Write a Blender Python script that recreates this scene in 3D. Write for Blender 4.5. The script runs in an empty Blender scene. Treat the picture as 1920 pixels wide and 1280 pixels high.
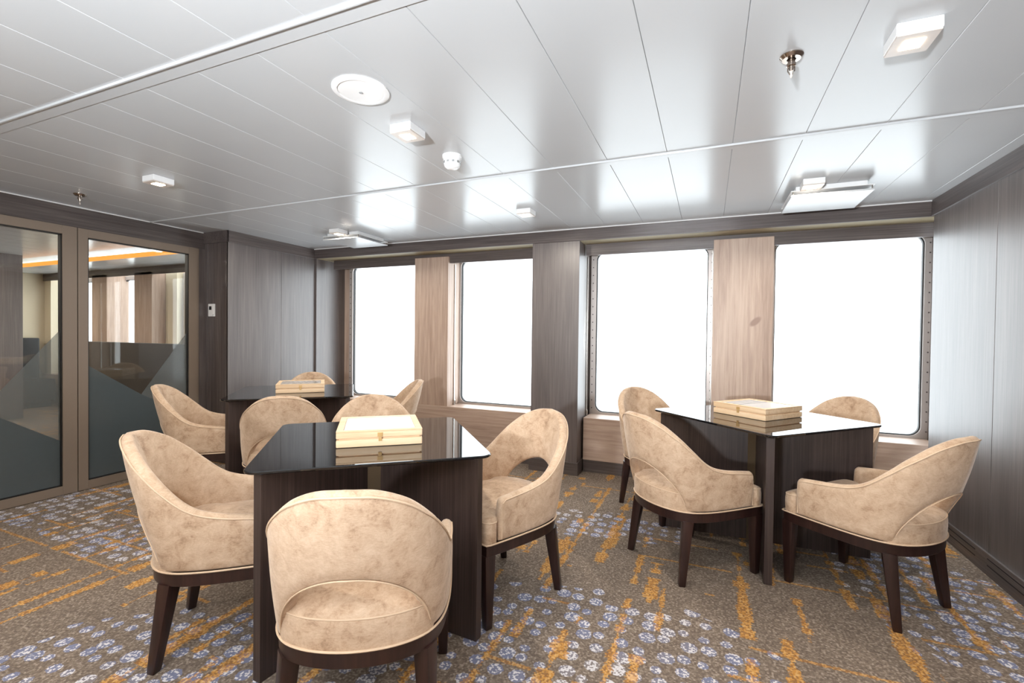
import bpy, bmesh, math, random
from mathutils import Vector, Matrix

random.seed(7)
SC = bpy.context.scene
COL = SC.collection
PI = math.pi

# ------------------------------------------------------------------ camera
F_PX = 874.05
yaw, pitch, roll = 0.398441316, -0.0151080551, 0.0117454535
fwd = Vector((-math.sin(yaw) * math.cos(pitch), math.cos(yaw) * math.cos(pitch), math.sin(pitch)))
rgt = Vector((math.cos(yaw), math.sin(yaw), 0))
upv = rgt.cross(fwd)
r2 = rgt * math.cos(roll) + upv * math.sin(roll)
u2 = -rgt * math.sin(roll) + upv * math.cos(roll)
cam_d = bpy.data.cameras.new('camera')
cam_d.sensor_width = 36
cam_d.lens = F_PX / 1920 * 36
cam_d.clip_start = 0.02
cam = bpy.data.objects.new('camera', cam_d)
COL.objects.link(cam)
cam.matrix_world = Matrix(((r2.x, u2.x, -fwd.x, 0), (r2.y, u2.y, -fwd.y, 0), (r2.z, u2.z, -fwd.z, 1.25), (0, 0, 0, 1)))
SC.camera = cam

# ------------------------------------------------------------------ world, large lights, exposure
w = bpy.data.worlds.new('overcast_sky')
SC.world = w
w.use_nodes = True
w.node_tree.nodes['Background'].inputs[0].default_value = (0.88, 0.95, 1.0, 1)
w.node_tree.nodes['Background'].inputs[1].default_value = 1.8
SC.view_settings.view_transform = 'Standard'
SC.view_settings.look = 'None'
SC.view_settings.exposure = 1.58
SC.view_settings.gamma = 1.0
SC.view_settings.use_curve_mapping = False


def lamp(name, kind, loc, direction, energy, color=(1, 1, 1), **kw):
    d = bpy.data.lights.new(name, kind)
    d.energy = energy
    d.color = color
    for k, v in kw.items():
        setattr(d, k, v)
    o = bpy.data.objects.new(name, d)
    COL.objects.link(o)
    o.location = loc
    o.rotation_euler = Vector(direction).to_track_quat('-Z', 'Y').to_euler()
    return o


# the photographer's flash, bounced off the ceiling
lamp('bounce_flash', 'SPOT', (-0.5, -1.5, 1.2), (0.0, 0.75, 1), 400, (0.90, 0.955, 1.0), spot_size=math.radians(150), spot_blend=0.9, shadow_soft_size=0.08)
# ------------------------------------------------------------------ helpers


def lin(c):
    return tuple(((v / 255) / 12.92 if v / 255 <= 0.04045 else ((v / 255 + 0.055) / 1.055) ** 2.4) for v in c) + (1,)


class NT:
    def __init__(s, name):
        s.m = bpy.data.materials.new(name)
        s.m.use_nodes = True
        s.t = s.m.node_tree
        s.b = s.t.nodes['Principled BSDF']
        s.out = s.t.nodes['Material Output']

    def n(s, typ, **kw):
        nd = s.t.nodes.new(typ)
        for k, v in kw.items():
            setattr(nd, k, v)
        return nd

    def lk(s, a, b):
        s.t.links.new(a, b)

    def val(s, sock, v):
        if isinstance(v, (int, float, tuple)):
            sock.default_value = v
        else:
            s.lk(v, sock)

    def math(s, op, a, b=None, c=None):
        nd = s.n('ShaderNodeMath', operation=op)
        s.val(nd.inputs[0], a)
        if b is not None:
            s.val(nd.inputs[1], b)
        if c is not None:
            s.val(nd.inputs[2], c)
        return nd.outputs[0]

    def mix(s, f, a, b):
        nd = s.n('ShaderNodeMix', data_type='RGBA')
        s.val(nd.inputs[0], f)
        s.val(nd.inputs[6], a)
        s.val(nd.inputs[7], b)
        return nd.outputs[2]

    def coords(s, scale=(1, 1, 1), kind='Object'):
        tc = s.n('ShaderNodeTexCoord')
        mp = s.n('ShaderNodeMapping')
        mp.inputs['Scale'].default_value = scale
        s.lk(tc.outputs[kind], mp.inputs[0])
        return mp.outputs[0]

    def noise(s, vec, scale, detail=4, rough=0.55, dist=0.0):
        nd = s.n('ShaderNodeTexNoise')
        if vec is not None:
            s.lk(vec, nd.inputs['Vector'])
        nd.inputs['Scale'].default_value = scale
        nd.inputs['Detail'].default_value = detail
        nd.inputs['Roughness'].default_value = rough
        nd.inputs['Distortion'].default_value = dist
        return nd.outputs['Fac']

    def ramp(s, f, stops):
        nd = s.n('ShaderNodeValToRGB')
        e = nd.color_ramp.elements
        while len(e) < len(stops):
            e.new(0.5)
        for k, (p, c) in enumerate(stops):
            e[k].position = p
            e[k].color = c
        s.lk(f, nd.inputs[0])
        return nd.outputs[0]

    def bump(s, h, strength=0.2, dist=0.01):
        nd = s.n('ShaderNodeBump')
        nd.inputs['Strength'].default_value = strength
        nd.inputs['Distance'].default_value = dist
        s.lk(h, nd.inputs['Height'])
        s.lk(nd.outputs[0], s.b.inputs['Normal'])

    def set(s, **kw):
        for k, v in kw.items():
            s.val(s.b.inputs[k.replace('_', ' ')], v)
        return s


def plain(name, col, rough=0.5, metal=0.0, spec=0.5, noise=0.05):
    t = NT(name)
    c = lin(col)
    f = t.noise(t.coords(), 30, 3)
    dark = tuple(v * (1 - noise) for v in c[:3]) + (1,)
    t.set(Base_Color=t.mix(f, dark, c), Roughness=rough, Metallic=metal)
    t.b.inputs['Specular IOR Level'].default_value = spec
    return t.m


def wood(name, c_dark, c_mid, c_light, axis='Z', rough=0.4, stretch=40, spec=0.5, bump=0.08, fine=1.0, coat=0.0):
    t = NT(name)
    sc = {'Z': (stretch, stretch, 1.0), 'X': (1.0, stretch, stretch), 'Y': (stretch, 1.0, stretch)}[axis]
    v = t.coords(sc)
    fine_n = t.noise(v, 2.2 * fine, 6, 0.65, 0.2)
    sc2 = tuple(x * 0.12 if x > 1 else 0.5 for x in sc)
    broad = t.noise(t.coords(sc2), 1.5, 3, 0.5)
    f = t.math('ADD', t.math('MULTIPLY', fine_n, 0.65), t.math('MULTIPLY', broad, 0.35))
    col = t.ramp(f, [(0.36, lin(c_dark)), (0.5, lin(c_mid)), (0.64, lin(c_light))])
    t.set(Base_Color=col, Roughness=rough)
    t.b.inputs['Specular IOR Level'].default_value = spec
    t.b.inputs['Coat Weight'].default_value = coat
    t.b.inputs['Coat Roughness'].default_value = 0.4
    t.b.inputs['Coat IOR'].default_value = 1.7
    t.bump(fine_n, bump, 0.002)
    return t.m


M = {}
DK = ((70, 62, 60), (88, 79, 77), (106, 97, 94))
M['dark_v'] = wood('dark_laminate_upright_grain', *DK, axis='Z', rough=0.40, stretch=55, spec=1.0, bump=0.015, coat=0.15)
M['dark_x'] = wood('dark_laminate_grain_along_x', *DK, axis='X', rough=0.36, stretch=55)
M['dark_y'] = wood('dark_laminate_grain_along_y', *DK, axis='Y', rough=0.36, stretch=55)
M['gloss_dark'] = wood('dark_gloss_laminate', *DK, axis='Z', rough=0.07, stretch=55, spec=0.6, bump=0.0)
PL = ((160, 136, 121), (180, 156, 140), (196, 174, 158))
M['pale_v'] = wood('pale_oak_upright_grain', *PL, axis='Z', rough=0.42, stretch=22, bump=0.04)
M['pale_x'] = wood('pale_oak_grain_along_x', *PL, axis='X', rough=0.42, stretch=22, bump=0.04)


def stained_column():
    m = M['pale_v'].copy()
    m.name = 'pale_oak_with_a_dark_smudge'
    nt = m.node_tree
    b = nt.nodes['Principled BSDF']
    src = b.inputs['Base Color'].links[0].from_socket
    tc = nt.nodes.new('ShaderNodeTexCoord')
    mp = nt.nodes.new('ShaderNodeMapping')
    mp.vector_type = 'TEXTURE'
    mp.inputs['Location'].default_value = (0.345, 4.202, 1.375)
    mp.inputs['Rotation'].default_value = (0, -0.75, 0)
    mp.inputs['Scale'].default_value = (0.062, 0.5, 0.030)
    nt.links.new(tc.outputs['Object'], mp.inputs[0])
    gr = nt.nodes.new('ShaderNodeTexGradient')
    gr.gradient_type = 'SPHERICAL'
    nt.links.new(mp.outputs[0], gr.inputs[0])
    rp = nt.nodes.new('ShaderNodeValToRGB')
    rp.color_ramp.elements[0].position = 0.05
    rp.color_ramp.elements[1].position = 0.4
    nt.links.new(gr.outputs['Fac'], rp.inputs[0])
    mx = nt.nodes.new('ShaderNodeMix')
    mx.data_type = 'RGBA'
    nt.links.new(rp.outputs[0], mx.inputs[0])
    nt.links.new(src, mx.inputs[6])
    mx.inputs[7].default_value = lin((150, 124, 110))
    nt.links.new(mx.outputs[2], b.inputs['Base Color'])
    return m


M['pale_stain'] = stained_column()
M['base_wood'] = wood('wenge_table_veneer', (46, 36, 34), (62, 50, 47), (78, 65, 61), axis='Z', rough=0.38, stretch=60)
M['leg_wood'] = wood('dark_stained_beech', (34, 20, 18), (44, 27, 24), (56, 35, 31), axis='Z', rough=0.3, stretch=30, bump=0.03)
M['box_wood'] = wood('pale_pine', (216, 180, 140), (228, 196, 158), (238, 212, 180), axis='X', rough=0.5, stretch=26, bump=0.03)
M['taupe'] = plain('taupe_powder_coat', (128, 114, 101), 0.42)
M['white'] = plain('white_enamel', (236, 236, 236), 0.35, noise=0.02)
M['cream'] = plain('cream_soffit_paint', (152, 139, 110), 0.5)
M['chrome'] = plain('brushed_chrome', (200, 196, 190), 0.22, 1.0)
M['steel'] = plain('painted_frame_steel', (184, 176, 172), 0.35, 0.35)
M['brass'] = plain('pale_brass', (206, 168, 112), 0.4, 0.3)
M['screw'] = plain('dull_screw_metal', (92, 84, 82), 0.4, 0.5)
M['post'] = plain('bronze_metal_post', (98, 84, 66), 0.35, 0.3)
M['nickel'] = plain('nickel_plated_brass', (168, 156, 146), 0.2, 1.0)
M['rubber'] = plain('black_gasket', (22, 22, 24), 0.5)
M['black'] = plain('matt_black', (14, 14, 15), 0.6)
M['charcoal'] = plain('charcoal_panel', (44, 43, 45), 0.45)
M['grey'] = plain('grey_plastic', (150, 152, 152), 0.4)
M['plaster'] = plain('cream_wall_panel', (214, 202, 176), 0.5)


def velvet():
    t = NT('crushed_beige_velvet')
    v = t.coords()
    n1 = t.noise(v, 19, 7, 0.75, 0.5)
    n2 = t.noise(t.coords((60, 60, 160)), 1.6, 4, 0.7)
    n3 = t.noise(v, 3.2, 3, 0.6)
    f = t.math('ADD', t.math('MULTIPLY', n1, 0.55), t.math('ADD', t.math('MULTIPLY', n2, 0.22), t.math('MULTIPLY', n3, 0.23)))
    col = t.ramp(f, [(0.35, lin((148, 119, 95))), (0.46, lin((190, 162, 136))), (0.56, lin((206, 181, 156))), (0.7, lin((222, 201, 179)))])
    t.set(Base_Color=col, Roughness=0.72)
    t.b.inputs['Sheen Weight'].default_value = 0.35
    t.b.inputs['Sheen Roughness'].default_value = 0.4
    t.b.inputs['Sheen Tint'].default_value = (1, 0.93, 0.84, 1)
    t.b.inputs['Specular IOR Level'].default_value = 0.2
    t.bump(n2, 0.08, 0.003)
    return t.m


M['velvet'] = velvet()
M['piping'] = plain('beige_velvet_piping', (214, 188, 160), 0.6)


def ceiling_mat():
    t = NT('satin_white_ceiling_panel')
    f = t.noise(t.coords(), 2.0, 2)
    t.set(Base_Color=t.mix(f, lin((184, 186, 188)), lin((190, 192, 194))), Roughness=0.22)
    t.b.inputs['Specular IOR Level'].default_value = 0.3
    return t.m


M['ceiling'] = ceiling_mat()


def carpet():
    t = NT('patterned_carpet')
    tc = t.n('ShaderNodeTexCoord').outputs['Object']
    sep = t.n('ShaderNodeSeparateXYZ')
    t.lk(tc, sep.inputs[0])
    px, py = sep.outputs[0], sep.outputs[1]

    def comb(a, b, c=0.0):
        nd = t.n('ShaderNodeCombineXYZ')
        t.val(nd.inputs[0], a)
        t.val(nd.inputs[1], b)
        t.val(nd.inputs[2], c)
        return nd.outputs[0]

    def wn(vec):
        nd = t.n('ShaderNodeTexWhiteNoise', noise_dimensions='3D')
        t.lk(vec, nd.inputs[0])
        return nd.outputs[0]
    # tufts: little cells, each its own random value
    vs = t.n('ShaderNodeVectorMath', operation='SCALE')
    t.lk(tc, vs.inputs[0])
    vs.inputs['Scale'].default_value = 135
    fl = t.n('ShaderNodeVectorMath', operation='FLOOR')
    t.lk(vs.outputs[0], fl.inputs[0])
    tuft = wn(fl.outputs[0])
    tn = t.noise(tc, 88, 2, 0.65)
    tuftm = t.math('ADD', t.math('MULTIPLY', tuft, 0.35), t.math('MULTIPLY', tn, 0.65))
    jit = t.math('MULTIPLY', t.math('SUBTRACT', tn, 0.5), 0.03)
    base = t.ramp(tuftm, [(0.34, lin((106, 94, 84))), (0.5, lin((122, 109, 98))), (0.60, lin((132, 119, 107))), (0.71, lin((158, 146, 134)))])
    big = t.noise(tc, 0.8, 2, 0.5)

    def gt(a, b):
        return t.math('GREATER_THAN', a, b)

    def lt(a, b):
        return t.math('LESS_THAN', a, b)

    def mul(*a):
        r = a[0]
        for b in a[1:]:
            r = t.math('MULTIPLY', r, b)
        return r

    def add(*a):
        r = a[0]
        for b in a[1:]:
            r = t.math('ADD', r, b)
        return r
    # ---- orange bars running along the room's depth, their width changing tuft by tuft
    fuzz = t.math('MULTIPLY', t.math('SUBTRACT', t.noise(tc, 75, 3, 0.7), 0.5), 0.055)
    bars = None
    for k, (cell, wid, seg, thr) in enumerate(((0.29, 0.026, 0.06, 0.47), (0.19, 0.014, 0.045, 0.52))):
        xc = t.math('DIVIDE', add(px, 0.037 + 0.4 * k), cell)
        ci = t.math('FLOOR', xc)
        fr = t.math('SUBTRACT', xc, ci)
        off = t.math('MULTIPLY_ADD', wn(comb(ci, 3.1 + k)), 0.6, 0.2)
        si = t.math('FLOOR', t.math('DIVIDE', add(py, mul(ci, 0.013)), seg))
        wv = t.math('MULTIPLY_ADD', wn(comb(ci, si, 7.7 + k)), wid * 1.5, wid * 0.02)
        d = t.math('ABSOLUTE', add(mul(t.math('SUBTRACT', fr, off), cell), fuzz))
        run = t.noise(comb(mul(ci, 5.37), py, k * 9.0), 1.35, 2, 0.6)
        b = mul(lt(d, wv), gt(run, thr))
        bars = b if bars is None else t.math('MAXIMUM', bars, b)
    # ---- thin orange cross lines
    yc = t.math('DIVIDE', add(py, 0.05), 0.26)
    yi = t.math('FLOOR', yc)
    yf = t.math('SUBTRACT', yc, yi)
    yo = t.math('MULTIPLY_ADD', wn(comb(yi, 5.5)), 0.6, 0.2)
    yd = t.math('ABSOLUTE', add(mul(t.math('SUBTRACT', yf, yo), 0.26), mul(fuzz, 0.5)))
    yrun = t.noise(comb(px, mul(yi, 3.77), 4.0), 1.9, 2, 0.6)
    line = mul(lt(yd, 0.0085), gt(yrun, 0.53))
    omask = mul(t.math('MAXIMUM', bars, mul(line, 0.8)), t.math('MULTIPLY_ADD', gt(tuftm, 0.47), 0.4, 0.55))
    ocol = t.ramp(tuftm, [(0.36, lin((172, 112, 36))), (0.52, lin((198, 140, 58))), (0.68, lin((212, 168, 102)))])
    # ---- round dots in drifts
    vd = t.n('ShaderNodeVectorMath', operation='SCALE')
    t.lk(tc, vd.inputs[0])
    vd.inputs['Scale'].default_value = 1 / 0.082
    vor = t.n('ShaderNodeTexVoronoi', voronoi_dimensions='2D', feature='F1')
    t.lk(vd.outputs[0], vor.inputs['Vector'])
    vor.inputs['Scale'].default_value = 1.0
    vor.inputs['Randomness'].default_value = 0.46
    sc = t.n('ShaderNodeSeparateColor')
    t.lk(vor.outputs['Color'], sc.inputs[0])
    rad = t.math('MULTIPLY_ADD', sc.outputs[0], 0.20, 0.24)
    dist = add(vor.outputs['Distance'], mul(t.math('SUBTRACT', tn, 0.5), 0.24))
    disc = lt(dist, rad)
    # drifts: where the dots gather (x, y, rx, ry, angle)
    drift = None
    for (cx, cy, rx, ry, an) in ((-0.45, 1.72, 0.85, 0.52, 0.1), (-0.62, 3.05, 0.62, 0.22, 0.15), (1.12, 2.75, 0.42, 0.75, 0.2), (-2.0, 1.1, 0.6, 0.3, 0.5),
                                 (-1.3, 1.35, 0.6, 0.35, 0.2), (-3.0, 1.75, 0.9, 0.28, 0.15), (-4.3, 1.75, 0.6, 0.4, 0.4), (-2.3, 3.2, 0.8, 0.3, 0.2), (0.9, 1.2, 1.0, 0.4, -0.2), (-0.3, 0.1, 1.6, 0.5, 0.2), (-6.5, 2.2, 1.3, 0.6, 0.2)):
        ca, sa = math.cos(an), math.sin(an)
        dx = t.math('SUBTRACT', px, cx)
        dy = t.math('SUBTRACT', py, cy)
        u = t.math('DIVIDE', add(mul(dx, ca), mul(dy, sa)), rx)
        v = t.math('DIVIDE', t.math('SUBTRACT', mul(dy, ca), mul(dx, sa)), ry)
        e = t.math('SUBTRACT', 1.0, add(mul(u, u), mul(v, v)))
        drift = e if drift is None else t.math('MAXIMUM', drift, e)
    keep = gt(add(drift, mul(t.math('SUBTRACT', sc.outputs[1], 0.5), 0.7)), 0.12)
    dots = mul(disc, keep)
    blue = t.ramp(t.noise(tc, 1.3, 2, 0.5), [(0.36, (0, 0, 0, 1)), (0.52, (1, 1, 1, 1))])
    speck = gt(tuftm, t.math('MULTIPLY_ADD', blue, 0.10, 0.47))
    bluec = lin((120, 124, 148))
    gap = t.mix(blue, lin((132, 122, 116)), bluec)
    dcol = t.mix(speck, gap, lin((208, 205, 208)))
    c1 = t.mix(dots, base, dcol)
    c2 = t.mix(mul(omask, 0.85), c1, ocol)
    t.set(Base_Color=c2, Roughness=0.95)
    t.b.inputs['Specular IOR Level'].default_value = 0.1
    t.bump(tn, 0.5, 0.004)
    return t.m


M['carpet'] = carpet()


def glass(name, tint=(1, 1, 1), ior=1.5, boost=1.0):
    t = NT(name)
    tr = t.n('ShaderNodeBsdfTransparent')
    tr.inputs[0].default_value = tint + (1,)
    gl = t.n('ShaderNodeBsdfGlossy')
    gl.inputs['Roughness'].default_value = 0.0
    fr = t.n('ShaderNodeFresnel')
    geo = t.n('ShaderNodeNewGeometry')
    t.lk(t.math('MULTIPLY_ADD', geo.outputs['Backfacing'], 1 / ior - ior, ior), fr.inputs['IOR'])
    mx = t.n('ShaderNodeMixShader')
    t.lk(t.math('MINIMUM', t.math('MULTIPLY', fr.outputs[0], boost), 1.0), mx.inputs[0])
    t.lk(tr.outputs[0], mx.inputs[1])
    t.lk(gl.outputs[0], mx.inputs[2])
    t.lk(mx.outputs[0], t.out.inputs[0])
    t.t.nodes.remove(t.b)
    return t.m


M['window_glass'] = glass('clear_window_glass', (0.97, 0.98, 0.98))
M['door_glass'] = glass('grey_door_glass', (0.93, 0.93, 0.91), 1.45, 1.2)


def frost(name, col, alpha):
    t = NT(name)
    f = t.noise(t.coords(), 25, 2)
    c = lin(col)
    t.set(Base_Color=t.mix(f, tuple(v * 0.94 for v in c[:3]) + (1,), c), Roughness=0.16, Alpha=alpha)
    return t.m


M['frost_light'] = frost('light_frosted_film', (112, 118, 118), 0.45)
M['frost_dark'] = frost('slate_frosted_film', (82, 90, 93), 0.93)


def tabletop_mat():
    t = NT('black_glass')
    f = t.noise(t.coords(), 4, 2)
    t.set(Base_Color=t.mix(f, (0.004, 0.004, 0.005, 1), (0.007, 0.007, 0.008, 1)), Roughness=0.015, IOR=1.75)
    return t.m


M['black_glass'] = tabletop_mat()


def emit(name, col, strength, base=(0.85, 0.85, 0.85)):
    t = NT(name)
    f = t.noise(t.coords(), 6, 2)
    t.set(Base_Color=t.mix(f, tuple(v * 0.95 for v in base) + (1,), tuple(base) + (1,)), Emission_Color=tuple(col) + (1,), Emission_Strength=strength)
    return t.m


M['led'] = emit('warm_led', (1.0, 0.80, 0.55), 14)
M['cove'] = emit('amber_cove_light', (1.0, 0.38, 0.05), 0.42, (0.45, 0.2, 0.05))


def lens_mat():
    t = NT('milky_lens')
    f = t.noise(t.coords(), 40, 2)
    t.set(Base_Color=t.mix(f, lin((200, 190, 182)), lin((210, 200, 192))), Roughness=0.3)
    return t.m


M['lens'] = lens_mat()


def board_mat(name, kind):
    t = NT(name)
    v = t.coords((1, 1, 1))
    if kind == 'stripe':
        sep = t.n('ShaderNodeSeparateXYZ')
        t.lk(v, sep.inputs[0])
        s = t.math('SINE', t.math('MULTIPLY', sep.outputs[0], 150))
        m = t.math('GREATER_THAN', s, 0.45)
        side = t.math('LESS_THAN', sep.outputs[0], 0.0)
        c = t.mix(t.math('MULTIPLY', m, side), lin((232, 234, 236)), lin((150, 158, 164)))
    elif kind == 'print':
        n = t.noise(t.coords((1, 3, 1)), 40, 3, 0.7)
        c = t.ramp(n, [(0.42, lin((120, 112, 104))), (0.5, lin((196, 184, 170))), (0.6, lin((206, 198, 192)))])
    else:
        n = t.noise(v, 9, 3)
        c = t.mix(n, lin((226, 226, 226)), lin((240, 240, 240)))
    t.set(Base_Color=c, Roughness=0.18)
    return t.m


class MB:
    """collects shapes into one mesh"""

    def __init__(s):
        s.bm = bmesh.new()

    def box(s, x0, x1, y0, y1, z0, z1, bevel=0.0, mat=None):
        vs = [s.bm.verts.new((x, y, z)) for x in (x0, x1) for y in (y0, y1) for z in (z0, z1)]
        fs = []
        for q in ((0, 1, 3, 2), (4, 6, 7, 5), (0, 4, 5, 1), (2, 3, 7, 6), (0, 2, 6, 4), (1, 5, 7, 3)):
            fs.append(s.bm.faces.new([vs[i] for i in q]))
        if bevel:
            es = list({e for f in fs for e in f.edges})
            r = bmesh.ops.bevel(s.bm, geom=es, offset=bevel, segments=2, profile=0.6, affect='EDGES')
            vs = list({v for f in r['faces'] for v in f.verts} | {v for v in vs if v.is_valid})
        if mat is not None:
            for v in vs:
                v.co = mat @ v.co
        return s

    def prism(s, pts, z0, z1, mat=None):
        a = [s.bm.verts.new((p[0], p[1], z0)) for p in pts]
        b = [s.bm.verts.new((p[0], p[1], z1)) for p in pts]
        n = len(pts)
        s.bm.faces.new(list(reversed(a)))
        s.bm.faces.new(b)
        for i in range(n):
            s.bm.faces.new((a[i], a[(i + 1) % n], b[(i + 1) % n], b[i]))
        if mat is not None:
            for v in a + b:
                v.co = mat @ v.co
        return s

    def loft(s, rings, close=True, cap0=False, cap1=False):
        R = [[s.bm.verts.new(p) for p in r] for r in rings]
        n = len(R[0])
        for i in range(len(R) - 1):
            for j in range(n if close else n - 1):
                k = (j + 1) % n
                s.bm.faces.new((R[i][j], R[i][k], R[i + 1][k], R[i + 1][j]))
        if cap0:
            s.bm.faces.new(list(reversed(R[0])))
        if cap1:
            s.bm.faces.new(R[-1])
        return s

    def lathe(s, prof, c=(0, 0, 0), n=32):
        rings = []
        for r, z in prof:
            rings.append([(c[0] + max(r, 1e-4) * math.cos(2 * PI * k / n), c[1] + max(r, 1e-4) * math.sin(2 * PI * k / n), c[2] + z) for k in range(n)])
        return s.loft(rings, True, True, True)

    def tube(s, path, r, closed=False, n=8):
        pts = [Vector(p) for p in path]
        rings = []
        m = len(pts)
        for i, p in enumerate(pts):
            a = pts[(i - 1) % m] if closed or i > 0 else p
            b = pts[(i + 1) % m] if closed or i < m - 1 else p
            t = (b - a).normalized()
            ref = Vector((0, 0, 1)) if abs(t.z) < 0.95 else Vector((1, 0, 0))
            u = t.cross(ref).normalized()
            v = t.cross(u).normalized()
            rings.append([tuple(p + u * r * math.cos(2 * PI * k / n) + v * r * math.sin(2 * PI * k / n)) for k in range(n)])
        if closed:
            rings.append(rings[0])
            s.loft(rings, True)
        else:
            s.loft(rings, True, True, True)
        return s

    def make(s, name, mat, parent=None, smooth=False, loc=None, angle=35):
        bmesh.ops.remove_doubles(s.bm, verts=s.bm.verts, dist=1e-5)
        bmesh.ops.recalc_face_normals(s.bm, faces=s.bm.faces)
        me = bpy.data.meshes.new(name)
        s.bm.to_mesh(me)
        s.bm.free()
        me.materials.append(mat)
        if smooth:
            for p in me.polygons:
                p.use_smooth = True
            me.set_sharp_from_angle(angle=math.radians(angle))
        o = bpy.data.objects.new(name, me)
        COL.objects.link(o)
        if parent is not None:
            o.parent = parent
        if loc is not None:
            o.location = loc
        return o


def box(name, mat, x0, x1, y0, y1, z0, z1, bevel=0.002, parent=None):
    return MB().box(x0, x1, y0, y1, z0, z1, bevel).make(name, mat, parent)


def struct(o, label=None):
    o['kind'] = 'structure'
    if label:
        o['label'] = label
    return o


def tag(o, label, cat, group=None):
    o['label'] = label
    o['category'] = cat
    if group:
        o['group'] = group
    return o


def thing(name, label, cat, loc=(0, 0, 0), rz=0.0, group=None):
    o = bpy.data.objects.new(name, None)
    o.empty_display_size = 0.1
    COL.objects.link(o)
    o.location = loc
    o.rotation_euler = (0, 0, rz)
    return tag(o, label, cat, group)


def sempty(name, label=None):
    o = bpy.data.objects.new(name, None)
    o.empty_display_size = 0.1
    COL.objects.link(o)
    return struct(o, label)


def dup(root, loc, rz, label):
    r = root.copy()
    COL.objects.link(r)
    r.location = loc
    r.rotation_euler = (0, 0, rz)
    r['label'] = label
    for ch in list(root.children):
        c = ch.copy()
        COL.objects.link(c)
        c.parent = r
        for g in list(ch.children):
            d = g.copy()
            COL.objects.link(d)
            d.parent = c
    return r


def rounded(pts, r, n=6):
    out = []
    m = len(pts)
    for i in range(m):
        p = Vector(pts[i])
        a = (Vector(pts[i - 1]) - p).normalized()
        b = (Vector(pts[(i + 1) % m]) - p).normalized()
        ang = a.angle(b)
        d = r / math.tan(ang / 2)
        c = p + (a + b).normalized() * (r / math.sin(ang / 2))
        s0 = p + a * d - c
        s1 = p + b * d - c
        for k in range(n + 1):
            t = k / n
            v = (s0 * (1 - t) + s1 * t)
            if v.length > 1e-9:
                v = v.normalized() * r
            out.append(tuple(c + v))
    return out


def catmull(pts, n):
    P = [Vector(p) for p in pts]
    P = [P[0] * 2 - P[1]] + P + [P[-1] * 2 - P[-2]]
    out = []
    segs = len(P) - 3
    for i in range(segs):
        a, b, c, d = P[i:i + 4]
        for k in range(n):
            t = k / n
            out.append(0.5 * ((2 * b) + (c - a) * t + (2 * a - 5 * b + 4 * c - d) * t * t + (3 * b - a - 3 * c + d) * t ** 3))
    out.append(P[-2])
    return out


def resample(pts, n):
    L = [0]
    for a, b in zip(pts, pts[1:]):
        L.append(L[-1] + (b - a).length)
    out = []
    j = 0
    for k in range(n):
        s = L[-1] * k / (n - 1)
        while j < len(L) - 2 and L[j + 1] < s:
            j += 1
        t = (s - L[j]) / max(1e-9, L[j + 1] - L[j])
        out.append(pts[j] * (1 - t) + pts[j + 1] * t)
    return out


def interp(x, xs, ys):
    if x <= xs[0]:
        return ys[0]
    for i in range(len(xs) - 1):
        if x <= xs[i + 1]:
            t = (x - xs[i]) / (xs[i + 1] - xs[i])
            t = t * t * (3 - 2 * t) if False else t
            return ys[i] * (1 - t) + ys[i + 1] * t
    return ys[-1]


# ------------------------------------------------------------------ room numbers
C = 2.193          # ceiling
XR = 1.396         # right wall
XB = -4.16         # face of the boxed-out wall left of the windows
XG = -4.45         # front of the glass doors
YF = 4.03          # fascia over the windows, front of the pillar
YL = 4.19          # front of the window ledge
YW = 4.45          # window frames
ZL = 0.495         # ledge top
YB = -3.6          # wall behind the camera
XFAR = -10.4       # end wall of the lounge beyond the glass

# ------------------------------------------------------------------ floor
struct(MB().box(-10.8, 1.9, -3.8, 4.7, -0.06, 0.0).make('floor', M['carpet']))

# ------------------------------------------------------------------ ceiling: lengthwise panels with fine open joints
mb = MB()


def planks(y0, y1, xa, xb, zc):
    k0 = math.floor((xa - 0.094) / 0.305)
    x = 0.094 + 0.305 * k0
    while x < xb:
        a, b = max(x, xa), min(x + 0.305, xb)
        if b - a > 0.02:
            g, e = 0.0005, 0.0016
            prof = [(a + g, zc + 0.02), (a + g, zc + e), (a + g + e, zc), (b - g - e, zc), (b - g, zc + e), (b - g, zc + 0.02)]
            A = [mb.bm.verts.new((p[0], y0, p[1])) for p in prof]
            B = [mb.bm.verts.new((p[0], y1, p[1])) for p in prof]
            for i in range(5):
                mb.bm.faces.new((A[i], A[i + 1], B[i + 1], B[i]))
            mb.bm.faces.new(A)
            mb.bm.faces.new(B)
        x += 0.305


for (a, b) in ((YB, -0.465), (-0.4, 1.06), (1.124, 2.523), (2.587, YF + 0.02)):
    planks(a, b, -4.52, XR + 0.01, C)
mb.box(-4.6, XR + 0.6, YB - 0.2, 4.75, C + 0.021, C + 0.08)
struct(mb.make('ceiling', M['ceiling']))
for k, (a, b) in enumerate(((-0.468, -0.397), (1.058, 1.126), (2.521, 2.589))):
    m = MB()
    m.box(-4.5, XR, a, b, C - 0.003, C + 0.02, 0.001)
    m.box(-4.5, XR, a, a + 0.008, C - 0.009, C, 0.002)
    struct(m.make('trim_%d' % (k + 1), M['white'] if k == 9 else M['ceiling']))
# white bead round the ceiling
m = MB()
m.box(XB, XR, YF - 0.008, YF, C - 0.008, C, 0.002)
m.box(XG - 0.05, XG - 0.037, YB, 3.0, C - 0.008, C, 0.002)
struct(m.make('trim_4', M['white']))

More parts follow.
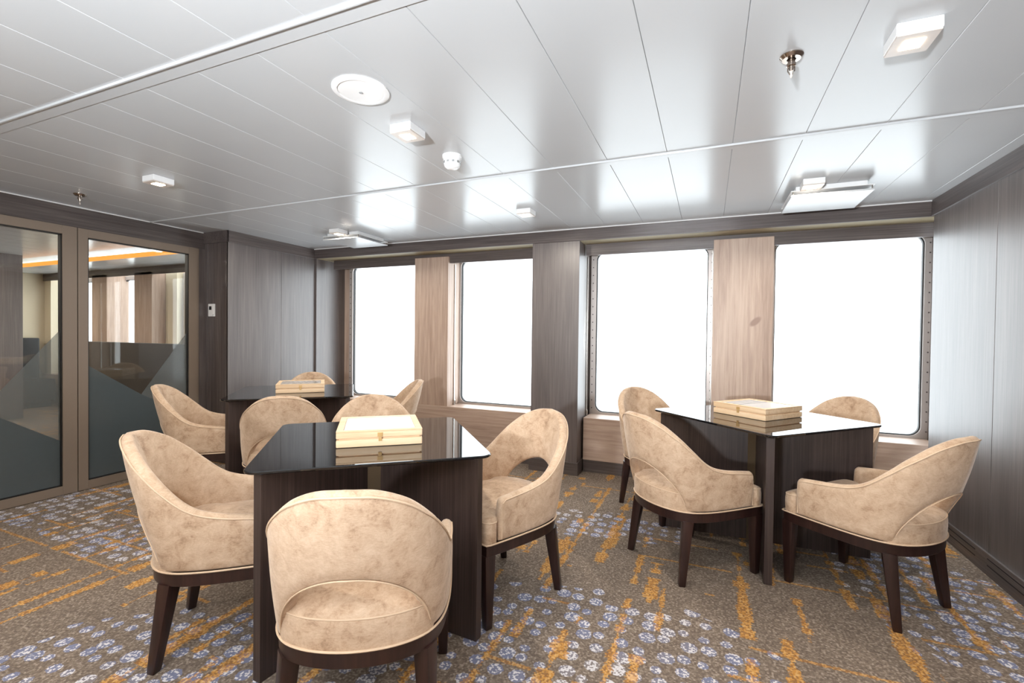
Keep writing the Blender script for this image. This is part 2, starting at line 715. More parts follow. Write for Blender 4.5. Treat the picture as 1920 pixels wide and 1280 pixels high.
# ------------------------------------------------------------------ right wall
m = MB()
for a, b in ((YB, -1.2), (-1.198, 0.35), (0.352, 1.8), (1.802, 3.262), (3.266, YF)):
    m.box(XR, XR + 0.05, a, b, 0.1, C, 0.0015)
m.box(XR + 0.012, XR + 0.08, YB, YF - 0.002, 0, C)
struct(m.make('wall_right', M['dark_v']))
struct(box('trim_5', M['dark_y'], XR - 0.014, XR, YB, YF - 0.001, 2.087, C, 0.002))
m = MB()
yy = YF - 0.005
m.box(XR - 0.012, XR, YB, yy, 0, 0.117, 0.002)
bb = struct(m.make('baseboard_right', M['dark_y']))
m = MB()
y = 3.99
while y > -3:
    for z in (0.052, 0.087):
        m.box(XR - 0.0126, XR - 0.010, y - 0.62, y, z, z + 0.006)
    y -= 0.74
m.make('air_slots', M['black'], bb)

# ------------------------------------------------------------------ window wall
WX = [(-3.97, -2.98), (-2.48, -1.49), (-1.0, -0.01), (0.505, 1.495)]
WX_FAR = [(-10.1, -9.11), (-8.58, -7.59), (-7.09, -6.1), (-5.6, -4.7)]
Z0, Z1 = 0.512, 2.045


m = MB()
m.lathe([(0.0055, 0.001), (0.0055, 0.003), (0.004, 0.0055), (0.0, 0.006)], n=12)
for v in m.bm.verts:
    v.co = Vector((v.co.x, -v.co.z, v.co.y))
_o = m.make('screw', M['screw'], None, True)
screw_mesh = _o.data
bpy.data.objects.remove(_o)


def window(n, x0, x1):
    root = sempty('window_%d' % n)
    w = 0.05
    outer = [(x0 - w, Z0 - w), (x1 + w, Z0 - w), (x1 + w, Z1 + w), (x0 - w, Z1 + w)]
    inner = [(x0, Z0), (x1, Z0), (x1, Z1), (x0, Z1)]
    ro, ri = rounded(outer, 0.02, 8), rounded(inner, 0.075, 8)
    ri2 = rounded([(x0 + 0.007, Z0 + 0.007), (x1 - 0.007, Z0 + 0.007), (x1 - 0.007, Z1 - 0.007), (x0 + 0.007, Z1 - 0.007)], 0.070, 8)
    m = MB()
    rings = []
    for ring, y in ((ro, YW + 0.05), (ro, YW), (ri, YW), (ri, YW + 0.05), (ro, YW + 0.05)):
        rings.append([(p[0], y, p[1]) for p in ring])
    m.loft(rings, True)
    # screw heads round the flange
    spots = []

    def screw(x, z):
        spots.append((x, z))
    k = 0
    z = Z0 + 0.04
    while z < Z1:
        screw(x0 - 0.03, z)
        screw(x1 + 0.03, z)
        z += 0.075
    x = x0 + 0.04
    while x < x1:
        screw(x, Z0 - 0.028)
        x += 0.085
    fo = m.make('window_frame', M['steel'], root, True)
    if n <= 4:
        for (x, z) in spots:
            sc = bpy.data.objects.new('screw', screw_mesh)
            COL.objects.link(sc)
            sc.parent = fo
            sc.location = (x, YW, z)
    m = MB()
    rings = []
    for ring, y in ((ri, YW + 0.045), (ri, YW + 0.012), (ri2, YW + 0.018), (ri2, YW + 0.045)):
        rings.append([(p[0], y, p[1]) for p in ring])
    rings.append(rings[0])
    m.loft(rings, True)
    m.make('gasket', M['rubber'], root, True)
    m = MB()
    g = rounded([(x0 + 0.005, Z0 + 0.005), (x1 - 0.005, Z0 + 0.005), (x1 - 0.005, Z1 - 0.005), (x0 + 0.005, Z1 - 0.005)], 0.071, 8)
    rings = [[(p[0], y, p[1]) for p in g] for y in (YW + 0.03, YW + 0.036)]
    m.loft(rings, True, True, True)
    m.make('pane', M['window_glass'], root)
    return root


wins = []
for i, (a, b) in enumerate(WX):
    wins.append(window(i + 1, a, b))
for i, (a, b) in enumerate(WX_FAR):
    window(i + 5, a, b)

# the hull plate behind the frames (strips between the openings)
m = MB()
xs = [-10.9] + [v for ab in WX_FAR + WX for v in ab] + [1.9]
for i in range(0, len(xs), 2):
    a, b = xs[i], xs[i + 1]
    if b - a > 0.02:
        m.box(a + (0 if i == 0 else -0.001), b, YW + 0.051, YW + 0.06, 0, C + 0.1)
for a, b in WX_FAR + WX:
    m.box(a - 0.001, b + 0.001, YW + 0.051, YW + 0.06, 0, Z0)
    m.box(a - 0.001, b + 0.001, YW + 0.051, YW + 0.06, Z1, C + 0.1)
struct(m.make('wall_back', M['pale_v']))

# ledge under the windows with its dark skirting
m = MB()
m.box(-4.10, XB + 2.64, YL, YW, 0.11, ZL, 0.003)
m.box(-1.045, 1.53, YL, YW, 0.11, ZL, 0.003)
struct(m.make('trim_6', M['pale_x']), 'pale wood window ledge box')
m = MB()
m.box(-4.10, -1.52, YL + 0.004, YW, 0, 0.11, 0.002)
m.box(-1.043, 1.53, YL + 0.004, YW, 0, 0.11, 0.002)
struct(m.make('baseboard_back', M['dark_x']))

# fascia above, the cream soffit behind it, and the dark lintel rail
struct(box('trim_7', M['dark_x'], XB, XR, YF, YF + 0.02, 2.086, C, 0.002))
m = MB()
m.box(-4.14, -1.506, YF + 0.02, YW + 0.06, 2.086, 2.1)
m.box(-1.064, 1.53, YF + 0.02, YW + 0.06, 2.086, 2.1)
struct(m.make('trim_8', M['cream']), 'cream soffit above the windows')
m = MB()
m.box(-4.06, -1.508, 4.235, 4.262, 1.985, 2.087, 0.002)
m.box(-1.05, 1.50, 4.235, 4.262, 1.985, 2.087, 0.002)
struct(m.make('trim_9', M['dark_x']), 'dark lintel rail across the window tops')

# dark pillar between the second and third windows
m = MB()
m.box(-1.506, -1.062, YF + 0.012, YW + 0.05, 0.1, 2.088, 0.002)
struct(m.make('trim_10', M['dark_v']), 'dark wood pillar between windows')
struct(box('trim_11', M['dark_x'], -1.516, -1.05, YF - 0.002, YW, 0, 0.112, 0.002), 'skirting round the dark pillar')

# pale columns
for k, (a, b) in enumerate(((-2.906, -2.495), (0.03, 0.468))):
    m = MB()
    m.box(a, b, YL + 0.012, YW + 0.05, ZL, 2.05, 0.003)
    struct(m.make('trim_%d' % (12 + k), M['pale_stain'] if k else M['pale_v']), 'pale wood column between two windows')

# right reveal and the left reveal
struct(box('trim_14', M['dark_v'], 1.535, 1.56, YF - 0.0, YW + 0.05, 0, 2.1, 0.001))
struct(box('trim_15', M['dark_v'], XB - 0.03, XB + 0.022, YF + 0.02, YW + 0.05, 0, 2.1, 0.001))

# blind guide rails beside the frames, each with its little latch
for win, xs_, gx in ((wins[0], 1, None), (wins[1], -1, -2.49), (wins[2], -1, -1.056), (wins[2], 1, 0.024), (wins[3], -1, 0.474), (wins[3], 1, 1.528)):
    if gx is None:
        continue
    rail = box('blind_rail', M['chrome'], gx - 0.004, gx + 0.004, 4.33, 4.345, ZL + 0.05, 1.985, 0.001, win)
    box('blind_latch', M['chrome'], gx - 0.011, gx + 0.011, 4.322, 4.352, ZL + 0.001, ZL + 0.055, 0.003, rail)
    MB().tube([(gx, 4.337, ZL + 0.05), (gx, 4.337, ZL + 0.085)], 0.004).make('latch_pin', M['chrome'], rail, True)

# ------------------------------------------------------------------ boxed-out wall left of the windows
m = MB()
for a, b in ((3.0, 3.591), (3.593, 4.099)):
    m.box(XB - 0.02, XB, a, b, 0.1, 2.09, 0.0015)
m.box(XB - 0.3, XB - 0.006, 3.004, YW + 0.05, 0, C)
m.box(XG - 0.06, XB - 0.003, 3.0, 3.03, 0.0, 2.09, 0.0015)
struct(m.make('wall_left', M['dark_v']))
m = MB()
m.box(XB, XB + 0.012, 2.988, YF + 0.02, 2.085, C, 0.002)
m.box(XG - 0.05, XB + 0.012, 2.988, 3.0, 2.085, C, 0.002)
struct(m.make('trim_16', M['dark_y']))
m = MB()
m.box(XB, XB + 0.01, 2.99, YL, 0, 0.112, 0.002)
m.box(XG - 0.05, XB + 0.01, 2.99, 3.0, 0, 0.112, 0.002)
struct(m.make('baseboard_left', M['dark_y']))

# thermostat
t = thing('thermostat', 'small white room thermostat on the dark wall beside the glass door', 'thermostat', (-4.37, 3.0, 1.40))
MB().box(-0.045, 0.04, -0.016, 0, -0.012, 0.108, 0.004).make('housing', M['white'], t)
MB().box(-0.03, 0.004, -0.0175, -0.014, 0.05, 0.085, 0.001).make('display', M['black'], t)
MB().box(0.024, 0.032, -0.018, -0.014, -0.004, 0.008, 0.001).make('button', M['grey'], t)

# ------------------------------------------------------------------ glass doors on the left
struct(box('trim_17', M['dark_y'], XG - 0.08, XG - 0.04, YB, 3.0, 2.03, C, 0.002))
DY = [(2.003, 2.92), (1.083, 1.997), (0.163, 1.077), (-0.757, 0.157), (-1.677, -0.763), (-2.597, -1.683), (-3.517, -2.603)]
for k, (a, b) in enumerate(DY):
    root = sempty('door_%d' % (k + 1), 'taupe framed glass door with frosted mountain film')
    fa, ff = 0.082, 0.062
    zb, zt, zg0, zg1 = 0.004, 2.026, 0.07, 1.962
    ya, yb = (a + ff, b - 0.09) if k == 0 else (a + fa, b - 0.088)
    m = MB()
    m.box(XG - 0.06, XG, a, ya, zb, zt, 0.0015)
    m.box(XG - 0.06, XG, yb, b, zb, zt, 0.0015)
    m.box(XG - 0.06, XG, ya, yb, zb, zg0, 0.0015)
    m.box(XG - 0.06, XG, ya, yb, zg1, zt, 0.0015)
    m.make('door_frame', M['taupe'], root)
    m = MB()
    for q in ((ya, ya + 0.008, zg0, zg1), (yb - 0.008, yb, zg0, zg1), (ya, yb, zg0, zg0 + 0.008), (ya, yb, zg1 - 0.008, zg1)):
        m.box(XG - 0.045, XG - 0.008, *q)
    m.make('gasket', M['rubber'], root)
    m = MB()
    m.box(XG - 0.034, XG - 0.026, ya, yb, zg0, zg1)
    m.make('pane', M['door_glass'], root)
    # frosted mountains: the steep ridge against the right stile, the long slope in front
    d = b - 1.997 if k else 0.91
    R = [(p[0] + d, p[1]) for p in ((1.93, 1.262), (1.487, 0.689), (1.93, 0.40))] if k else [(2.873, 1.262), (2.447, 0.70), (2.873, 0.478)]
    if k == 0:
        S = [(ya + 0.004, 0.972), (2.447, 0.70), (yb - 0.004, 0.47), (yb - 0.004, zg0 + 0.002), (ya + 0.004, zg0 + 0.002)]
        R = [(yb - 0.004, 1.235), (2.447, 0.70), (yb - 0.004, 0.47)]
    else:
        S = [(ya + 0.004, 0.98), (1.49 + d, 0.70), (yb - 0.004, 0.41), (yb - 0.004, zg0 + 0.002), (ya + 0.004, zg0 + 0.002)]
        R = [(yb - 0.004, 1.245), (1.49 + d, 0.70), (yb - 0.004, 0.41)]
    for nm, P, mt, x in (('frosted_ridge', R, 'frost_light', XG - 0.0255), ('frosted_slope', S, 'frost_dark', XG - 0.0255)):
        m = MB()
        rings = [[(xx, p[0], p[1]) for p in P] for xx in (x, x + 0.0008)]
        m.loft(rings, True, True, True)
        m.make(nm, M[mt], root)

struct(box('trim_27', M['dark_v'], XG - 0.07, XG - 0.002, 2.922, 3.0, 0.0, 2.03, 0.001), 'dark jamb post beside the glass door')
struct(box('trim_28', M['gloss_dark'], XG + 0.02, XB - 0.012, 2.996, 3.0, 0.114, 2.083, 0.001), 'glossy dark panel beside the glass door')
# ------------------------------------------------------------------ wall behind the camera
m = MB()
m.box(-4.6, XR + 0.1, YB - 0.1, YB, 0, C)
struct(m.make('wall_front', M['plaster']))

# ------------------------------------------------------------------ the lounge beyond the glass
m = MB()
m.box(XFAR - 0.1, XFAR, -3.8, YW + 0.05, 0, 2.5)
m.box(XFAR, XFAR + 0.004, -3.8, YW, 0, 1.05)
struct(m.make('wall_far', M['plaster']))
m = MB()
m.box(XFAR, XG - 0.08, -3.8, -3.7, 0, 2.5)
struct(m.make('wall_lounge', M['dark_v']))
m = MB()
x = XFAR
while x < XG - 0.1:
    m.box(x + 0.002, min(x + 0.303, XG - 0.085), -3.7, 3.5, 2.27, 2.3)
    x += 0.305
m.box(XFAR, XG - 0.085, -3.7, 3.8, 2.302, 2.33)
m.box(XFAR, XG - 0.085, 3.62, 4.21, 2.17, 2.2)
struct(m.make('ceiling_lounge', M['ceiling']))
cv = struct(box('trim_18', M['cove'], XFAR + 0.3, XG - 0.2, 3.606, 3.618, 2.172, 2.228, 0.0))
struct(box('trim_19', M['dark_x'], XFAR, -4.47, 4.2, 4.22, 2.06, 2.18))
for k, (a, b) in enumerate(((-8.95, -8.55), (-7.85, -7.43), (-5.95, -5.7))):
    m = MB()
    m.box(a, b, 4.2, YW + 0.05, 0.1, 2.1, 0.003)
    struct(m.make('trim_%d' % (20 + k), M['pale_v']))
struct(box('trim_23', M['plaster'], -10.4, -10.2, 4.22, YW + 0.05, 0, 2.1, 0.002))
struct(box('trim_24', M['pale_x'], XFAR, -4.47, YL, YW, 0, ZL, 0.003), 'window ledge of the lounge')
struct(box('trim_25', M['dark_v'], -9.2, -8.82, 3.0, 3.35, 0, 2.27, 0.003), 'dark pillar in the lounge')
struct(box('trim_26', M['plaster'], -7.42, -7.16, 4.38, YW + 0.05, ZL, 2.1, 0.002))

scr = tag(MB().box(-7.4, -4.62, 3.32, 3.38, 0, 1.1, 0.006).make('room_divider', M['charcoal']), 'low dark divider panel seen through the glass door by the windows', 'divider')
bn = thing('bench', 'dark high-backed bench against the cream end wall of the far lounge', 'bench', (-10.15, 3.6, 0))
MB().box(-0.22, -0.1, -0.8, 0.5, 0.1, 1.1, 0.02).make('backrest', M['black'], bn)
MB().box(-0.1, 0.4, -0.8, 0.5, 0.1, 0.45, 0.03).make('seat', M['black'], bn)
MB().box(-0.2, 0.35, -0.75, 0.45, 0, 0.1, 0.003).make('plinth', M['black'], bn)

# ------------------------------------------------------------------ ceiling fittings


def downlight(x, y, label, zc=C, power=3.2):
    t = thing('ceiling_light', label, 'light', (x, y, zc), 0, 'square ceiling lights')
    MB().box(-0.056, 0.056, -0.06, 0.06, -0.034, 0, 0.003).make('housing', M['white'], t)
    MB().box(-0.054, 0.054, -0.058, 0.058, -0.040, -0.0335, 0.001).make('lens', M['lens'], t)
    MB().box(-0.026, 0.026, -0.026, 0.026, -0.0415, -0.0395).make('diode', M['led'], t)
    d = bpy.data.lights.new('lamp_glow', 'AREA')
    d.shape = 'SQUARE'
    d.size = 0.06
    d.energy = power
    d.color = (1.0, 0.9, 0.78)
    o = bpy.data.objects.new('lamp_glow', d)
    COL.objects.link(o)
    o.parent = t
    o.location = (0, 0, -0.044)
    return t


LX = (0.56, -1.29, -3.155)
downlight(LX[0], 1.80, 'square lit ceiling light at the top right beside the larger sprinkler')
downlight(LX[1], 1.80, 'square lit ceiling light between the round speaker and smoke detector')
downlight(LX[2], 1.82, 'square lit ceiling light on the left, above the glass doors side')
downlight(LX[1], 3.31, 'square lit ceiling light over the second window from the left')
downlight(LX[0], 3.29, 'square lit ceiling light right behind the right air diffuser')
downlight(LX[2], 3.345, 'square lit ceiling light just behind the left air diffuser')
for x, y, lab in ((-6.0, 2.5, 'added square fill light in the lounge nearest the glass doors'), (-8.0, 2.5, 'added square fill light in the middle of the lounge'), (-9.6, 2.5, 'added square fill light at the far end of the lounge'), (-6.0, 0.5, 'added square fill light deep in the lounge by the doors'), (-8.0, 0.5, 'square ceiling light deep in the lounge')):
    downlight(x, y, lab, 2.27, 9)  # lounge fixtures are added to brighten the view through the glass
for y in (0.3, -1.2, -2.6):
    for x in LX:
        downlight(x, y, 'square lit ceiling light behind the viewpoint')


def diffuser(x, y, label):
    t = thing('air_diffuser', label, 'air vent', (x, y, C), 0, 'square air diffusers')
    h = 0.215
    MB().box(-h, h, -h, h, -0.036, -0.030, 0.002).make('upper_plate', M['white'], t)
    MB().box(-h, h, -h, h, -0.066, -0.056, 0.003).make('lower_plate', M['ceiling'], t)
    m = MB()
    m.box(-h + 0.03, h - 0.03, -h + 0.03, h - 0.03, -0.031, 0)
    m.make('neck', M['white'], t)
    for sx in (-1, 1):
        for sy in (-1, 1):
            MB().tube([(sx * (h - 0.012), sy * (h - 0.012), -0.057), (sx * (h - 0.012), sy * (h - 0.012), -0.035)], 0.004).make('spacer_pin', M['chrome'], t, True)
    return t


diffuser(0.675, 3.575, 'white square air diffuser hanging above the rightmost window')
diffuser(-3.2, 3.63, 'white square air diffuser hanging above the leftmost window')

t = thing('ceiling_speaker', 'round white flush speaker cover in the ceiling', 'speaker', (-1.262, 1.453, C))
MB().lathe([(0.108, 0.0), (0.108, -0.005), (0.101, -0.009), (0.088, -0.009), (0.0855, -0.005), (0.0855, 0)], n=48).make('rim', M['white'], t, True)
MB().lathe([(0.086, 0.0), (0.086, -0.0065), (0.06, -0.0085), (0.0, -0.009)], n=48).make('cover', M['white'], t, True)
MB().lathe([(0.007, -0.008), (0.007, -0.011), (0.003, -0.012)], n=16).make('screw', M['grey'], t, True)

t = thing('smoke_detector', 'white domed smoke detector on the ceiling near the centre', 'smoke detector', (-1.268, 2.165, C))
MB().lathe([(0.052, 0.0), (0.052, -0.012), (0.047, -0.018), (0.046, -0.03)], n=40).make('base', M['white'], t, True)
MB().lathe([(0.043, -0.028), (0.044, -0.045), (0.040, -0.058), (0.028, -0.068), (0.0, -0.071)], n=40).make('dome', M['white'], t, True)
m = MB()
for k in range(10):
    a = 2 * PI * k / 10
    m.box(-0.006, 0.006, -0.002, 0.002, -0.044, -0.034, 0.0, Matrix.Rotation(a, 4, 'Z') @ Matrix.Translation((0, 0.0445, 0)))
m.make('vent_slots', M['grey'], t)


def sprinkler(x, y, label, s=1.0):
    t = thing('fire_sprinkler', label, 'sprinkler', (x, y, C), 0, 'ceiling sprinklers')
    MB().lathe([(0.036 * s, 0.0), (0.036 * s, -0.003), (0.028 * s, -0.012), (0.014 * s, -0.012), (0.012, 0)], n=32).make('escutcheon', M['nickel'], t, True)
    MB().lathe([(0.011, 0), (0.011, -0.024), (0.014, -0.026), (0.014, -0.034), (0.009, -0.036), (0.006, -0.05), (0.0, -0.05)], n=20).make('body', M['nickel'], t, True)
    m = MB()
    for sx in (-1, 1):
        m.tube([(sx * 0.010, 0, -0.034), (sx * 0.010, 0, -0.05), (sx * 0.003, 0, -0.062)], 0.002)
    m.make('yoke', M['nickel'], t, True)
    MB().lathe([(0.003, -0.048), (0.0035, -0.06), (0.0035, -0.07), (0.0, -0.074)], n=12).make('glass_bulb', M['lens'], t, True)
    return t


sprinkler(0.241, 1.811, 'nickel fire sprinkler head on the ceiling at the top right')
sprinkler(-4.06, 1.838, 'nickel fire sprinkler head on the ceiling above the glass doors')

# ------------------------------------------------------------------ tables


def make_table(name, label, loc, rz):
    t = thing('card_table', label, 'table', loc, rz, 'square card tables')
    h, r = 0.45, 0.05
    P = rounded([(-h, -h), (h, -h), (h, h), (-h, h)], r, 8)
    m = MB()

    def ring(ins, z):
        Q = rounded([(-h + ins, -h + ins), (h - ins, -h + ins), (h - ins, h - ins), (-h + ins, h - ins)], r - ins * 0.5, 8)
        return [(p[0], p[1], z) for p in Q]
    m.loft([ring(0.003, 0.753), ring(0.0, 0.756), ring(0.0, 0.762), ring(0.003, 0.765)], True, True, True)
    m.make('glass_top', M['black_glass'], t, True)
    for k in range(4):
        a = PI / 4 + k * PI / 2
        MB().box(0.022, 0.575, -0.019, 0.019, 0, 0.744, 0.0015, Matrix.Rotation(a, 4, 'Z')).make('base_panel', M['base_wood'], t)
    MB().box(-0.055, 0.055, -0.055, 0.055, 0.001, 0.742, 0.002).make('centre_post', M['post'], t)
    for k in range(4):
        a = PI / 4 + k * PI / 2
        MB().lathe([(0.02, 0.744), (0.02, 0.7535)], (0.5 * math.cos(a), 0.5 * math.sin(a), 0), 20).make('glass_pad', M['chrome'], t, True)
    return t


T1 = (-1.42, 1.74, 0)
T2 = (0.295, 3.235, 0)
T3 = (-3.13, 2.85, 0)
tab = make_table('card_table', 'nearest black glass-topped table, in front at the centre-left', T1, math.radians(40.5))
dup(tab, T2, math.radians(45.3), 'black glass-topped table on the right by the two big windows')
dup(tab, T3, math.radians(41.6), 'farthest black glass-topped table, in the back left corner')

# ------------------------------------------------------------------ game boxes


def game_box(label, loc, rz, kind):
    t = thing('game_box', label, 'box', loc, rz, 'wooden game boxes')
    a = 0.178
    MB().box(-a, a, -a, a, 0.001, 0.0325, 0.005).make('lower_half', M['box_wood'], t)
    MB().box(-a + 0.010, a - 0.010, -a + 0.010, a - 0.010, 0.032, 0.0395).make('joint', M['box_wood'], t)
    m = MB()
    b = a - 0.028
    m.box(-a, a, -a, a, 0.0385, 0.064, 0.004)
    for q in ((-a, a, -a, -b), (-a, a, b, a), (-a, -b, -b, b), (b, a, -b, b)):
        m.box(*q, 0.0638, 0.07, 0.0012)
    m.make('upper_half', M['box_wood'], t)
    MB().box(-b + 0.001, b - 0.001, -b + 0.001, b - 0.001, 0.064, 0.0672).make('board', board_mat('inlaid_board_' + kind, kind), t)
    cl = MB()
    cl.box(-0.011, 0.011, -a - 0.0025, -a + 0.001, 0.042, 0.06, 0.001)
    cl.box(-0.007, 0.007, -a - 0.004, -a, 0.024, 0.04, 0.001)
    cl.make('clasp', M['brass'], t)
    for sx in (-0.09, 0.09):
        MB().box(sx - 0.016, sx + 0.016, a - 0.001, a + 0.0025, 0.024, 0.048, 0.001).make('hinge', M['brass'], t)
    return t


def box_from_edge(p, q, side=0.356):
    """centre and angle of a box whose near edge runs p -> q (box lies to the left)"""
    d = Vector((q[0] - p[0], q[1] - p[1])).normalized()
    n = Vector((-d.y, d.x))
    c = (Vector(p) + Vector(q)) / 2 + n * side / 2
    return (c.x, c.y, 0.765), math.atan2(d.y, d.x)


l, r = box_from_edge((-1.425, 1.502), (-1.149, 1.729))
game_box('pale wooden game box with a white lid panel on the nearest table', l, r, 'white')
l, r = box_from_edge((0.033, 3.251), (0.313, 3.061))
game_box('pale wooden game box with a striped board lid on the right table', (0.288, 3.292, 0.765), math.radians(-39.5), 'stripe')
l, r = box_from_edge((-3.107, 2.636), (-2.858, 2.884))
game_box('pale wooden game box with a printed lid on the farthest table', l, r, 'print')

# ------------------------------------------------------------------ chairs


def make_chair():
    t = thing('tub_chair', '', 'chair', (0, 0, 0), 0, 'beige velvet tub chairs')
    # plan of the shell, from the right arm tip round the back to the left arm tip
    half = [(0.268, 0.165), (0.268, 0.05), (0.262, -0.06), (0.243, -0.155), (0.205, -0.218), (0.150, -0.256), (0.080, -0.279), (0, -0.287)]
    full = [Vector((p[0], p[1])) for p in half] + [Vector((-p[0], p[1])) for p in reversed(half[:-1])]
    N = 121
    line = resample(catmull(full, 16), N)
    arc = [0.0]
    for a, b in zip(line, line[1:]):
        arc.append(arc[-1] + (b - a).length)
    tot = arc[-1]
    zb0 = 0.366
    hole_half = 0.232
    rear = tot / 2

    def ztop(u):               # u: 0 arm tip .. 1 rear centre
        return interp_s(u, [0, 0.10, 0.28, 0.40, 0.48, 0.56, 0.66, 0.76, 0.88, 1.0], [0.550, 0.558, 0.572, 0.592, 0.622, 0.672, 0.744, 0.801, 0.838, 0.848])

    def interp_s(x, xs, ys):
        # monotone-ish cubic through the points
        P = [Vector((a, b)) for a, b in zip(xs, ys)]
        for i in range(len(xs) - 1):
            if x <= xs[i + 1] or i == len(xs) - 2:
                tt = (x - xs[i]) / (xs[i + 1] - xs[i])
                m0 = (ys[min(i + 1, len(ys) - 1)] - ys[max(i - 1, 0)]) / (xs[min(i + 1, len(xs) - 1)] - xs[max(i - 1, 0)]) * (xs[i + 1] - xs[i])
                m1 = (ys[min(i + 2, len(ys) - 1)] - ys[i]) / (xs[min(i + 2, len(xs) - 1)] - xs[i]) * (xs[i + 1] - xs[i])
                return (2 * tt ** 3 - 3 * tt ** 2 + 1) * ys[i] + (tt ** 3 - 2 * tt ** 2 + tt) * m0 + (-2 * tt ** 3 + 3 * tt ** 2) * ys[i + 1] + (tt ** 3 - tt ** 2) * m1

    rings, rim_path, low_path = [], [], []
    K = 9
    cols = []
    for i, p in enumerate(line):
        s = arc[i]
        u = min(s, tot - s) / rear
        a = line[max(i - 1, 0)]
        b = line[min(i + 1, N - 1)]
        tg = (b - a).normalized()
        nrm = Vector((tg.y, -tg.x))
        if nrm.dot(p - Vector((0, 0.05))) < 0:
            nrm = -nrm
        zt = ztop(u)
        dr = abs(s - rear)
        zb = zb0
        if dr < hole_half:
            zb = zb0 + 0.222 * (1 - (dr / hole_half) ** 2) ** 0.62
        wr = interp(u, [0, 0.3, 0.6, 1.0], [0.02, 0.05, 0.17, 0.25])
        ld = Vector((nrm.x * 0.55, min(nrm.y, 0) * 1.0))
        th = interp(u, [0, 0.35, 0.7, 1.0], [0.042, 0.044, 0.046, 0.044])
        cols.append((p, nrm, zt, zb, wr, ld, th, u))

    def section(c, shrink=1.0, push=Vector((0, 0))):
        p, nrm, zt, zb, wr, ld, th, u = c
        th2 = th * shrink
        zt2 = zt - (1 - shrink) * 0.035
        pts = []
        rr = th2 / 2

        def mid(z):
            k = max(0.0, z - zb0)
            q = p + ld * (wr * k) - nrm * (th / 2) + push
            return q
        # outer side up
        for k in range(K):
            z = zb + rr * 0.6 + (zt2 - rr - zb - rr * 0.6) * k / (K - 1)
            bulge = 0.004 * math.sin(PI * k / (K - 1))
            q = mid(z) + nrm * (rr + bulge * shrink)
            pts.append((q.x, q.y, z))
        for k in range(1, 6):
            an = PI * k / 6
            z = zt2 - rr + rr * math.sin(an)
            q = mid(zt2 - rr) + nrm * (rr * math.cos(an))
            pts.append((q.x, q.y, z))
        for k in range(K):
            z = (zt2 - rr) + (zb + rr * 0.6 - zt2 + rr) * k / (K - 1)
            bulge = 0.010 * math.sin(PI * k / (K - 1))
            q = mid(z) - nrm * (rr + bulge * shrink)
            pts.append((q.x, q.y, z))
        for k in range(1, 4):
            an = PI * k / 4
            z = zb + rr * 0.6 - rr * 0.6 * math.sin(an)
            q = mid(zb) - nrm * (rr * math.cos(an))
            pts.append((q.x, q.y, z))
        return pts
    m = MB()
    allr = []
    for sh, d in ((0.25, 0.018), (0.6, 0.0145), (0.85, 0.008)):
        allr.append(section(cols[0], sh, Vector((0, d))))
    for c in cols:
        allr.append(section(c))
    for sh, d in ((0.85, 0.008), (0.6, 0.0145), (0.25, 0.018)):
        allr.append(section(cols[-1], sh, Vector((0, d))))
    m.loft(allr, True, True, True)
    shell = m.make('backrest', M['velvet'], t, True, angle=60)
    # piping: along the outer rim and round the front of each arm
    path = []
    def rim(c, f=1.0):
        p, nrm, zt, zb, wr, ld, th, u = c
        z = zt - th * 0.28
        q = p + ld * (wr * (z - zb0)) - nrm * (th * 0.04)
        return (q.x + nrm.x * 0.001, q.y + nrm.y * 0.001, z)
    c0, c1 = cols[0], cols[-1]
    def front(c):
        q = c[0]
        return [(q.x - c[1].x * 0.002, q.y + 0.008, z) for z in (zb0 + 0.01, 0.43, 0.50)] + [(q.x, q.y + 0.004, 0.528)]
    path = front(c0) + [rim(c) for c in cols[1:-1]] + list(reversed(front(c1)))
    MB().tube(path, 0.0030, False, 6).make('piping', M['piping'], shell, True)
    path = []
    for c in cols:
        p, nrm, zt, zb, wr, ld, th, u = c
        if zb > zb0 + 0.004:
            z = zb + 0.006
            q = p + ld * (wr * (z - zb0)) + nrm * 0.001
            path.append((q.x, q.y, z))
    MB().tube(path, 0.0022, False, 6).make('opening_piping', M['piping'], shell, True)

    # seat cushion: full width in front of the arms, tucked between them, flush with the rear rail
    ch = [(0.0, 0.256), (0.15, 0.256), (0.235, 0.252), (0.260, 0.240), (0.264, 0.222), (0.258, 0.190), (0.228, 0.180), (0.222, 0.10), (0.218, -0.03), (0.206, -0.12), (0.222, -0.165), (0.211, -0.213), (0.151, -0.255), (0.08, -0.277), (0.0, -0.285)]
    outl = [Vector(p) for p in ch] + [Vector((-p[0], p[1])) for p in reversed(ch[1:-1])]
    loop = resample(catmull(outl + [outl[0]], 8), 97)[:-1]

    def cring(scale, z, dome=0.0):
        return [(p.x * scale, (p.y + 0.01) * scale - 0.01, z) for p in loop]
    m = MB()
    m.loft([cring(0.997, 0.364), cring(1.0, 0.372), cring(1.004, 0.40), cring(1.004, 0.43), cring(0.995, 0.45), cring(0.975, 0.459), cring(0.9, 0.468), cring(0.75, 0.479), cring(0.5, 0.487), cring(0.25, 0.49), cring(0.02, 0.491)], True, True, True)
    cush = m.make('seat_cushion', M['velvet'], t, True, angle=60)
    MB().tube([(p.x * 0.992, (p.y + 0.01) * 0.992 - 0.01, 0.453) for p in loop], 0.0028, True, 6).make('piping', M['piping'], cush, True)

    # rail under the seat
    ah = [(0.0, 0.256), (0.16, 0.256), (0.25, 0.254), (0.266, 0.240), (0.268, 0.19), (0.268, 0.06), (0.262, -0.06), (0.243, -0.155), (0.205, -0.218), (0.150, -0.256), (0.080, -0.279), (0, -0.287)]
    ao = [Vector(p) for p in ah] + [Vector((-p[0], p[1])) for p in reversed(ah[1:-1])]
    al = resample(catmull(ao + [ao[0]], 8), 97)[:-1]

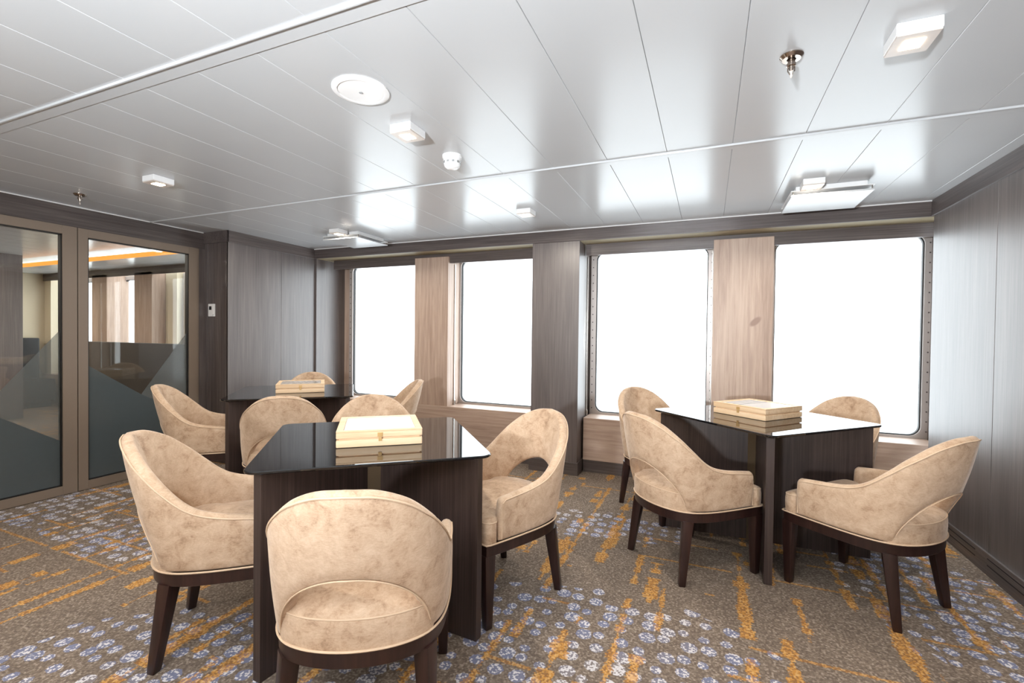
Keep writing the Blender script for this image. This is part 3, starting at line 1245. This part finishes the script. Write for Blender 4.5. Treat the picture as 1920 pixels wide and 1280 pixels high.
    def aring(ins, z):
        return [(p.x * (1 - ins / 0.26), (p.y + 0.01) * (1 - ins / 0.27) - 0.01, z) for p in al]
    MB().loft([aring(0.006, 0.314), aring(0.004, 0.316), aring(0.003, 0.362), aring(0.006, 0.364)], True, True, True).make('seat_rail', M['leg_wood'], t, True)
    MB().tube(aring(-0.001, 0.366), 0.0036, True, 6).make('base_piping', M['piping'], t, True)
    # legs
    for sx in (-1, 1):
        for (tx, ty, bx, by, rz) in ((0.236, 0.228, 0.240, 0.2265, 0.0), (0.196, -0.188, 0.212, -0.232, 0.55)):
            m = MB()
            rings = []
            for f in (0, 0.15, 0.5, 0.85, 0.985, 1.0):
                z = 0.318 * (1 - f)
                cx, cy = tx + (bx - tx) * f, ty + (by - ty) * f
                hw = (0.027 - 0.0105 * f) * (1.0 if f < 0.99 else 0.9)
                cr = math.cos(rz * -sx), math.sin(rz * -sx)
                q = []
                for (ax, ay) in rounded([(-hw, -hw), (hw, -hw), (hw, hw), (-hw, hw)], 0.004, 2):
                    q.append((sx * cx + ax * cr[0] - ay * cr[1], cy + ax * cr[1] + ay * cr[0], z))
                rings.append(q)
            m.loft(rings, True, True, True)
            m.make('leg', M['leg_wood'], t, True)
    return t


chair0 = make_chair()
CH = [
    (-1.818, 1.364, 42.0, 'tub chair at the left of the nearest table, its inner back showing'),
    (-1.038, 1.258, 119.5, 'nearest tub chair, its back with the arched opening facing the viewer'),
    (-0.957, 2.085, -117, 'tub chair right of the nearest table, before the dark pillar'),
    (-1.785, 2.185, -49, 'tub chair half hidden behind the game box on the nearest table'),
    (-0.083, 2.788, 44, 'tub chair on the near left side of the right table, seen from behind'),
    (0.73, 2.78, 139, 'tub chair at the far right, beside the dark wall'),
    (-0.268, 3.54, -42, 'tub chair far left of the right table, before the third window'),
    (0.68, 3.645, -135, 'tub chair behind the right table, below the rightmost window'),
    (-2.737, 2.415, 133, 'tub chair seen from behind between the nearest and farthest tables'),
    (-2.6, 3.2, -138, 'tub chair seen edge-on right of the farthest table, under the first window'),
    (-3.45, 3.3, -47, 'tub chair behind the farthest table, mostly hidden by its game box'),
    (-3.5, 2.42, 42, 'tub chair left of the farthest table, nearest the glass doors'),
]
for k, (x, y, a, lab) in enumerate(CH):
    lab = 'beige velvet ' + lab
    rz = math.radians(a - 90)
    if k == 0:
        chair0.location = (x, y, 0)
        chair0.rotation_euler = (0, 0, rz)
        chair0['label'] = lab
    else:
        dup(chair0, (x, y, 0), rz, lab)
